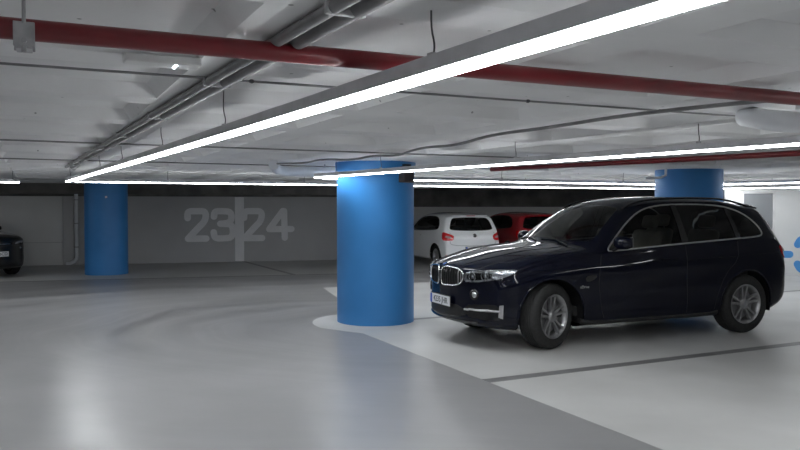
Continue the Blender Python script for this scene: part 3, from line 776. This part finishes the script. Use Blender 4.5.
    C.patch('lamp_reflector', [(.58,.825),(.56,.90),(.74,.93),(.92,.94),(.98,.93),(.84,.875),(.70,.84)], fh, 'lamp_grey', .008, hl, 1, .02)
    C.trim('lamp_brow', [(.02,.868),(.30,.90),(.62,.928),(.90,.94)], fh, .008, 'satin', .006, False, 1, hl)
    C.trim('lamp_base_strip', [(.02,.775),(.30,.78),(.56,.81)], fh, .007, 'satin', .006, False, 1, hl)
    C.patch('lamp_lens', [(.0,.765),(.0,.875),(.30,.915),(.62,.945),(.88,.95),(.96,.93),(.84,.865),(.60,.80),(.30,.765)], fh, 'lens', .032, hl, 1, .02)
    # bumper: side intake with chrome blade, fog lamp
    ff = lambda y, z, off=0.: C.frontp(y, z, off)
    def fb(u, z, off=0., sg=sg):
        p = Vector((.05+.30*u**2, sg*(.46+.44*u), z)); return C.near(p, off)
    C.patch('bumper_intake', [(.0,.38),(.02,.50),(.5,.52),(.96,.53),(1.0,.36),(.6,.345)], fb, 'gloss_black', .003, None, 1)
    C.trim('bumper_blade', [(.0,.452),(.5,.455),(.92,.46)], fb, .012, 'satin', .008)
    C.patch('bumper_blade_end', [(.90,.395),(.92,.525),(.98,.53),(.97,.38)], fb, 'satin', .014, None, 0)
    fg = fb(.34, .625, .004); fn_ = (fb(.34,.625,.03)-fg).normalized(); t1 = fn_.orthogonal().normalized(); t2 = fn_.cross(t1)
    MM = Matrix(((t1.x,t2.x,fn_.x,fg.x),(t1.y,t2.y,fn_.y,fg.y),(t1.z,t2.z,fn_.z,fg.z),(0,0,0,1)))
    fo = MB().lathe([(.060,-.006),(.060,.006),(.048,.010),(.045,.004),(.001,.003)], 28, MM).obj('fog_lamp', 'gloss_black', navy, 50)
    MB().lathe([(.001,.012),(.02,.010),(.034,.004)], 24, MM).obj('fog_lamp_reflector', 'chrome', fo, 50)
    # kidney grille
    kd_ = [(sg*.035,.71),(sg*.028,.86),(sg*.06,.912),(sg*.26,.912),(sg*.43,.88),(sg*.44,.79),(sg*.36,.715),(sg*.10,.70)]
    kg = C.patch('kidney_grille', kd_, ff, 'black', .004, None, 2, .02)
    KD = chaikin(kd_, 2)
    C.trim('grille_surround', KD, ff, .010, 'chrome', .012, True, 0, kg)
    for k in range(9):
        y = sg*(.065+.042*k)
        zs_ = [z for z in np.linspace(.68,.98,61) if in_poly(y, z, KD)]
        if len(zs_) > 3:
            C.trim('grille_bar', [(y, zs_[0]), (y, zs_[-1])], ff, .005, 'satin' if k > 6 else 'gloss_black', .012, False, 0, kg)
    # tail lamp (wraps the corner)
    def ft(u, z, off=0., sg=sg):
        p = Vector((4.90-.36*u**1.6, sg*(.55+.42*min(1,u*1.2)), z)); return C.near(p, off)
    tl = C.patch('tail_light', [(.15,.95),(.15,1.08),(.55,1.13),(.95,1.15),(1.05,1.10),(.8,.98),(.5,.93)], ft, 'tail_red', .008, None, 1)
    C.trim('tail_light_bar', [(.2,1.02),(.55,1.06),(.9,1.10)], ft, .008, 'tail_clear', .010, False, 1, tl)
    C.patch('rear_reflector', [(.15,.50),(.15,.53),(.6,.53),(.6,.50)], ft, 'tail_red', .006, None, 0)
ff = lambda y, z, off=0.: C.frontp(y, z, off)
C.patch('lower_grille', [(-.46,.36),(-.46,.44),(-.30,.50),(.30,.50),(.46,.44),(.46,.36),(0,.335)], ff, 'black', .004, None, 1)
C.trim('chin_strip', [(-.62,.31),(-.3,.30),(0,.30),(.3,.30),(.62,.31)], ff, .016, 'gloss_black', .0, False, 1)
e0 = C.frontp(0, .955, .0)
bz = C.near((.03, 0, .955), .003); bn = (C.near((.03,0,.955), .03)-bz).normalized(); t1 = Vector((0,1,0)); t2 = bn.cross(t1)
MM = Matrix(((t1.x,t2.x,bn.x,bz.x),(t1.y,t2.y,bn.y,bz.y),(t1.z,t2.z,bn.z,bz.z),(0,0,0,1)))
em = MB().lathe([(.001,.004),(.024,.004)], 28, MM).lathe([(.041,.0),(.041,.006),(.036,.006),(.036,.0)], 28, MM).obj('badge', 'chrome', navy, 40)
MB().lathe([(.0245,.0045),(.0355,.0045)], 28, MM).obj('badge_ring', 'gloss_black', em, 40)
for q0 in (0, PI):
    n_ = 8; MB().add([MM @ Vector((0,0,.006))]+[MM @ Vector((.023*math.cos(q0+PI/2*k/n_), .023*math.sin(q0+PI/2*k/n_), .006)) for k in range(n_+1)], [list(range(n_+2))]).obj('badge_quarter', 'plate_blue', em)
plate(navy, (C.frontp(0,.51).x-.012, 0, .515), -1, '4235 JHR')
# hood ridges: pressed lines
for sg in (-1,1):
    for L_ in ([(.12,.34),(.5,.46),(1.0,.56),(1.28,.60)], [(.05,.12),(.5,.24),(1.2,.34)]):
        C.trim('hood_crease', [(x, sg*y) for x, y in L_], lambda x, y, off=0.: C.ray((x, y, 3), (0,0,-1), off), .010, C.paint, -.005, False, 2)
    C.trim('hood_seam', [(.20,sg*.60),(.6,sg*.73),(1.15,sg*.80),(1.40,sg*.80)], lambda x, y, off=0.: C.ray((x, y, 3), (0,0,-1), off), .004, 'black', -.001, False, 2)
MB().tube([C.ray((1.36,.05,3),(0,0,-1),.008), C.ray((1.45,.35,3),(0,0,-1),.012), C.ray((1.50,.66,3),(0,0,-1),.010)], .008, 6).obj('wiper', 'black', navy, 50)
MB().tube([C.ray((1.36,-.62,3),(0,0,-1),.008), C.ray((1.42,-.30,3),(0,0,-1),.012), C.ray((1.40,.0,3),(0,0,-1),.010)], .008, 6).obj('wiper', 'black', navy, 50)
# antenna fin, spoiler, rear wiper, tow eye
fx = C.ray((4.12,0,3),(0,0,-1))
MB().prism([(-.09,0),(.03,.06),(.06,.06),(.08,0)], fx+Vector((0,-.012,-.004)), Vector((1,0,0)), Vector((0,0,1)), Vector((0,.024,0))).obj('antenna_fin', C.paint, navy)
MB().box((4.37,0,1.622), (.20,1.10,.025), (Vector((.97,0,-.22)),Vector((0,1,0)),Vector((.22,0,.97))), .010).obj('roof_spoiler', C.paint, navy, 50)
for sg in (-1,1): MB().tube([C.side(4.50,1.57,sg,.0), C.side(4.64,1.36,sg,.0), C.side(4.76,1.16,sg,.0)], .012, 8).obj('rear_window_fin', 'chrome', navy, 50)
text_mesh('xDrive', .045, Matrix(((1,0,0,1.36),(0,0,-1,C.side(1.45,.70,-1,.004).y-.004),(0,1,0,.70),(0,0,0,1))), 'model_badge', 'chrome', navy, .003)
# wheels
steer = math.radians(20)
for ax, st in ((NAVY_AX[0], steer), (NAVY_AX[1], 0)):
    for sg in (-1, 1):
        make_wheel('wheel', .375, .26, .245, navy, (ax, sg*(.965-.15), .376), st, sg > 0)
# cabin
cabin = MB().box((2.75,0,.40), (3.3,1.6,.12), None, .02).obj('cabin_floor', 'cabin', navy)
MB().box((1.62,0,.98), (.50,1.48,.26), (Vector((.98,0,.2)),Vector((0,1,0)),Vector((-.2,0,.98))), .06).obj('dashboard', 'cabin', navy, 60)
sw = MB(); sc = Vector((1.98,-.37,1.03)); s1_ = Vector((.38,0,.92)); s2_ = Vector((0,1,0))
sw.tube([sc+(s1_*math.cos(q)+s2_*math.sin(q))*.185 for q in [2*PI*k/32 for k in range(32)]], .014, 8, True)
sw.tube([sc+s2_*-.18, sc+s2_*.18], .018, 8).tube([sc, sc+Vector((-.22,0,-.10))], .03, 8).obj('steering_wheel', 'cabin', navy, 60)
for y in (-.38,.38): seat('front_seat', 2.36, y, navy, 'beige', .62)
for y in (-.42,.42): seat('rear_seat', 3.26, y, navy, 'beige', .62)
for sg in (-1,1): MB().box((2.9,sg*.78,.80), (2.3,.05,.5), None, .02).obj('door_lining', 'cabin', navy)

# ---------------- small cars
def small_car(loc, rz, pm, label, spec, kind):
    root = empty('car', loc, rz); tag(root, label, 'car')
    K = Car(spec, root, pm); K.liner(); L = K.L; pl_ = chaikin(spec['windows'][0][2], 2)
    for sg in (-1, 1):
        fn = lambda x, z, off=0., sg=sg: K.side(x, z, sg, off)
        K.trim('window_trim', pl_, fn, .009, 'black', .0, True)
        K.trim('door_seam', spec['seam'], fn, .0035, 'black', -.001, False, 1)
        hx, hz = spec['handle']
        MB().tube([fn(hx-.1, hz, off=-.01), fn(hx-.09, hz, off=.03), fn(hx+.09, hz, off=.03), fn(hx+.1, hz, off=-.01)], .012, 8).obj('door_handle', pm, root, 50)
        mx_, mz = spec['mirror']; hwm = spec['hw']
        mr = bpy.data.objects.new('door_mirror', None); COL.objects.link(mr); mr.parent = root; mr.location = (mx_, sg*(hwm-.06), mz); mr.empty_display_size = .1
        MB().ellipsoid((0, sg*.13, .06), (.06,.10,.065), 20, 12, .75).obj('mirror_housing', pm, mr, 60)
        MB().tube([(-.01,-sg*.06,-.02),(0,sg*.08,.03)], .018, 8).obj('mirror_arm', 'black', mr, 50)
    for ax in spec['axles']:
        for sg in (-1, 1):
            make_wheel('wheel', spec['R'], .20, spec['R']-.105, root, (ax, sg*(spec['hw']-.12), spec['R']+.001), 0, sg > 0, spec.get('spokes', 6), 'alloy', 'single')
    MB().box((L*.55,0,.42), (L*.55,1.3,.10), None, .02).obj('cabin_floor', 'cabin', root)
    MB().box((L*.28,0,.88), (.35,1.2,.2), None, .05).obj('dashboard', 'cabin', root, 60)
    for y in (-.34,.34): seat('front_seat', L*.45, y, root, 'cabin', .36)
    MB().box((L*.76,0,.80), (.15,1.15,.6), (Vector((.97,0,-.2)),Vector((0,1,0)),Vector((.2,0,.97))), .05).obj('rear_seat_back', 'cabin', root, 60)
    return root, K
hatch = dict(L=3.97, R=.305, arch=.355, hw=.84, axles=(.80,3.27), tumble=.33,
    zt=[(0,.70),(.02,.76),(.06,.80),(.2,.87),(.6,.95),(.95,1.01),(1.05,1.04),(1.4,1.24),(1.7,1.38),(1.95,1.43),(2.4,1.462),(3.0,1.45),(3.5,1.40),(3.62,1.375),(3.70,1.27),(3.84,1.00),(3.90,.93),(3.945,.87),(3.97,.80)],
    zb=[(0,.32),(.06,.24),(.3,.19),(3.5,.2),(3.8,.25),(3.97,.33)],
    w=[(0,.62),(.04,.70),(.15,.77),(.4,.82),(.8,.84),(2,.842),(3.2,.842),(3.6,.825),(3.85,.79),(3.94,.76),(3.97,.72)],
    belt=[(0,.60),(.06,.70),(.2,.77),(.6,.86),(1.0,.91),(1.6,.93),(2.6,.96),(3.4,.99),(3.75,.96),(3.97,.70)],
    crown=[(0,.08),(1,.08),(2,.07),(3.4,.06),(3.97,.06)],
    bow=[(0,.26),(.5,.16),(1.1,.14),(1.9,.08),(2.6,0),(3.3,-.02),(3.6,-.08),(3.97,-.12)],
    seam=[(1.35,.90),(1.33,.5),(1.38,.3)], handle=(2.35,.84), mirror=(1.42,.94), spokes=6,
    windows=[
     ('side_window','side',[(1.42,.955),(1.62,1.13),(1.85,1.29),(2.2,1.355),(2.9,1.36),(3.2,1.31),(3.36,1.20),(3.42,1.06),(3.30,1.01),(2.4,.975)], is_side, 'glass_dark'),
     ('windshield','front',[(-.62,1.03),(-.50,1.33),(0,1.375),(.50,1.33),(.62,1.03),(0,1.06)], lambda c, n: n.x < -.25 and c.x < 2.1 and c.x > .85, 'glass'),
     ('rear_window','front',[(-.60,1.0),(-.61,1.08),(-.52,1.30),(-.42,1.325),(0,1.335),(.42,1.325),(.52,1.30),(.61,1.08),(.60,1.0),(0,.985)], lambda c, n: n.x > .3 and c.x > 3.3, 'glass_dark')])
def hatch_rear(root, K, text, badge=True):
    L = K.L
    for sg in (-1, 1):
        def ft(u, z, off=0., sg=sg):
            return K.near(Vector((3.99-.30*u**1.6, sg*(.42+.44*min(1,u*1.15)), z)), off)
        tl = K.patch('tail_light', [(.30,.745),(.30,.925),(.62,.985),(.98,.975),(1.0,.90),(.92,.76),(.6,.735)], ft, 'tail_red', .010, None, 1)
        K.patch('reverse_lamp', [(.42,.80),(.42,.86),(.70,.89),(.74,.82)], ft, 'tail_clear', .014, tl, 1)
        K.patch('rear_reflector', [(.2,.33),(.2,.36),(.7,.36),(.7,.33)], ft, 'tail_red', .006, None, 0)
    rp_ = lambda y, z, off=0.: K.rearp(y, z, off)
    K.trim('tailgate_seam', [(-.62,.95),(-.66,.7),(-.60,.62),(0,.60),(.60,.62),(.66,.7),(.62,.95)], rp_, .004, 'black', -.001, False, 1)
    K.patch('lower_bumper_trim', [(-.60,.28),(-.62,.36),(0,.37),(.62,.36),(.60,.28)], rp_, 'black', .006, None, 1)
    MB().tube([K.rearp(0,1.0,.01), K.rearp(-.2,1.04,.016), K.rearp(-.42,1.06,.012)], .008, 6).obj('rear_wiper', 'black', root, 50)
    MB().box((3.62,0,1.385), (.16,1.0,.022), (Vector((.98,0,-.2)),Vector((0,1,0)),Vector((.2,0,.98))), .008).obj('roof_spoiler', K.paint, root, 50)
    MB().box((3.705,0,1.372), (.012,.24,.014), None, .003).obj('brake_light', 'tail_red', root)
    b0 = K.rearp(0,.865,.002); bn = (K.rearp(0,.865,.03)-b0).normalized(); t1 = Vector((0,1,0)); t2 = bn.cross(t1).normalized()
    MM = Matrix(((t1.x,t2.x,bn.x,b0.x),(t1.y,t2.y,bn.y,b0.y),(t1.z,t2.z,bn.z,b0.z),(0,0,0,1)))
    mb = MB().lathe([(.056,.0),(.056,.010),(.048,.010),(.048,.0)], 28, MM)
    for L_ in ([(-.018,.046),(0,.008),(.018,.046)], [(-.040,.026),(-.020,-.040),(0,0),(.020,-.040),(.040,.026)]):
        mb.tube([MM @ Vector((x, y, .008)) for x, y in L_], .004, 6)
    if badge: em_ = mb.obj('badge', 'chrome', root, 40); MB().lathe([(.001,.003),(.048,.003)], 28, MM).obj('badge_field', 'gloss_black', em_)
    plate(root, (K.rearp(0,.50).x+.012, 0, .52), 1, text)
CB = Vector((-.33,.944,0)).normalized(); CA = Vector((CB.y,-CB.x,0)); nb = -CB
rzp = math.atan2(nb.y, nb.x)
ptail = Vector((1.93,19.3,0))
wp = ptail-nb*3.97
wcar, WK = small_car((wp.x, wp.y, 0), rzp, M['white_car'], 'small white hatchback parked nose to the far wall, seen from behind', hatch, 'hatch')
hatch_rear(wcar, WK, '6481 GKL')
rt = ptail+A*2.5+B*.3
rp2 = rt-nb*3.97
rcar, RK = small_car((rp2.x, rp2.y, 0), rzp, M['red_car'], 'dark red hatchback right of the white one, mostly hidden by the navy car', hatch, 'hatch')
hatch_rear(rcar, RK, '0917 FDS', False)
# black car at the left edge
black_spec = dict(L=4.15, R=.33, arch=.38, hw=.89, axles=(.85,3.35), tumble=.35,
    zt=[(0,.82),(.02,.88),(.06,.93),(.2,.975),(.6,1.02),(1.05,1.06),(1.2,1.10),(1.6,1.33),(1.9,1.47),(2.2,1.51),(2.8,1.52),(3.5,1.46),(3.75,1.40),(3.95,1.05),(4.08,.95),(4.15,.85)],
    zb=[(0,.34),(.06,.24),(.3,.19),(3.5,.2),(3.9,.28),(4.15,.36)],
    w=[(0,.68),(.04,.76),(.15,.83),(.4,.87),(.8,.89),(2,.89),(3.2,.89),(3.8,.86),(4.05,.80),(4.15,.74)],
    belt=[(0,.70),(.06,.80),(.2,.86),(.6,.93),(1.1,.98),(1.6,1.0),(2.6,1.03),(3.5,1.05),(4.15,.75)],
    crown=[(0,.08),(1,.09),(2,.08),(3.4,.07),(4.15,.06)],
    bow=[(0,.28),(.5,.18),(1.2,.14),(2.0,.08),(2.8,0),(3.5,-.05),(4.15,-.12)],
    seam=[(1.45,.97),(1.43,.5),(1.48,.3)], handle=(2.45,.90), mirror=(1.85,1.02), spokes=7,
    windows=[
     ('side_window','side',[(1.55,1.03),(1.8,1.20),(2.05,1.36),(2.4,1.42),(3.1,1.41),(3.5,1.32),(3.62,1.15),(3.5,1.09),(2.5,1.05)], is_side, 'glass_dark'),
     ('windshield','front',[(-.66,1.10),(-.54,1.40),(0,1.44),(.54,1.40),(.66,1.10),(0,1.13)], lambda c, n: n.x < -.25 and c.x < 2.3 and c.x > .95, 'glass'),
     ('rear_window','front',[(-.60,1.07),(-.52,1.33),(0,1.36),(.52,1.33),(.60,1.07)], lambda c, n: n.x > .3 and c.x > 3.5, 'glass_dark')])
bcar, BK = small_car((-9.0,16.72,0), math.atan2(.57,-.82), M['black_car'], 'black car cut off by the left edge, nose towards the middle', black_spec, 'black')
for sg in (-1, 1):
    def fh(u, z, off=0., sg=sg): return BK.near(Vector((.02+.55*u**1.5, sg*(.36+.52*min(u*1.15,1)), z)), off)
    hl = BK.patch('headlight', [(.05,.72),(.05,.80),(.5,.85),(.98,.89),(1.0,.85),(.7,.75)], fh, 'gloss_black', .006, None, 1)
    BK.patch('lamp_reflector', [(.25,.75),(.25,.80),(.6,.83),(.8,.85),(.75,.79)], fh, 'lamp_grey', .010, hl, 1)
    fg = fh(.55, .66, .004)
    MB().ellipsoid(fg, (.012,.03,.022)).obj('fog_lamp', 'lamp_grey', bcar, 60)
bf = lambda y, z, off=0.: BK.frontp(y, z, off)
gg = BK.patch('front_grille', [(-.34,.70),(-.36,.80),(.36,.80),(.34,.70)], bf, 'black', .004, None, 1)
BK.trim('grille_bar', [(-.33,.77),(.33,.77)], bf, .008, 'chrome', .008, False, 0, gg)
BK.patch('lower_intake', [(-.5,.30),(-.46,.42),(.46,.42),(.5,.30)], bf, 'black', .004, None, 1)
plate(bcar, (BK.frontp(0,.55).x-.012, 0, .55), -1, '7302 BCD')

# ------------------------------------------------------------------ camera, world, colour
w = bpy.data.worlds.new('world'); SC.world = w; w.use_nodes = True
w.node_tree.nodes['Background'].inputs['Color'].default_value = (.5,.55,.6,1); w.node_tree.nodes['Background'].inputs['Strength'].default_value = .02
cam = bpy.data.cameras.new('camera'); co = bpy.data.objects.new('camera', cam); COL.objects.link(co)
cam.sensor_width = 36; cam.lens = 750/800*36; cam.clip_start = .05
co.location = (0,0,1.63); co.rotation_euler = (math.radians(90)-math.atan(19/750), 0, 0)
SC.camera = co
vs_ = SC.view_settings; vs_.view_transform = 'Standard'; vs_.look = 'None'; vs_.exposure = 1.5; vs_.gamma = 1; vs_.use_curve_mapping = False
SC.cycles.use_denoising = True; SC.cycles.max_bounces = 8; SC.cycles.diffuse_bounces = 6; SC.cycles.transparent_max_bounces = 12
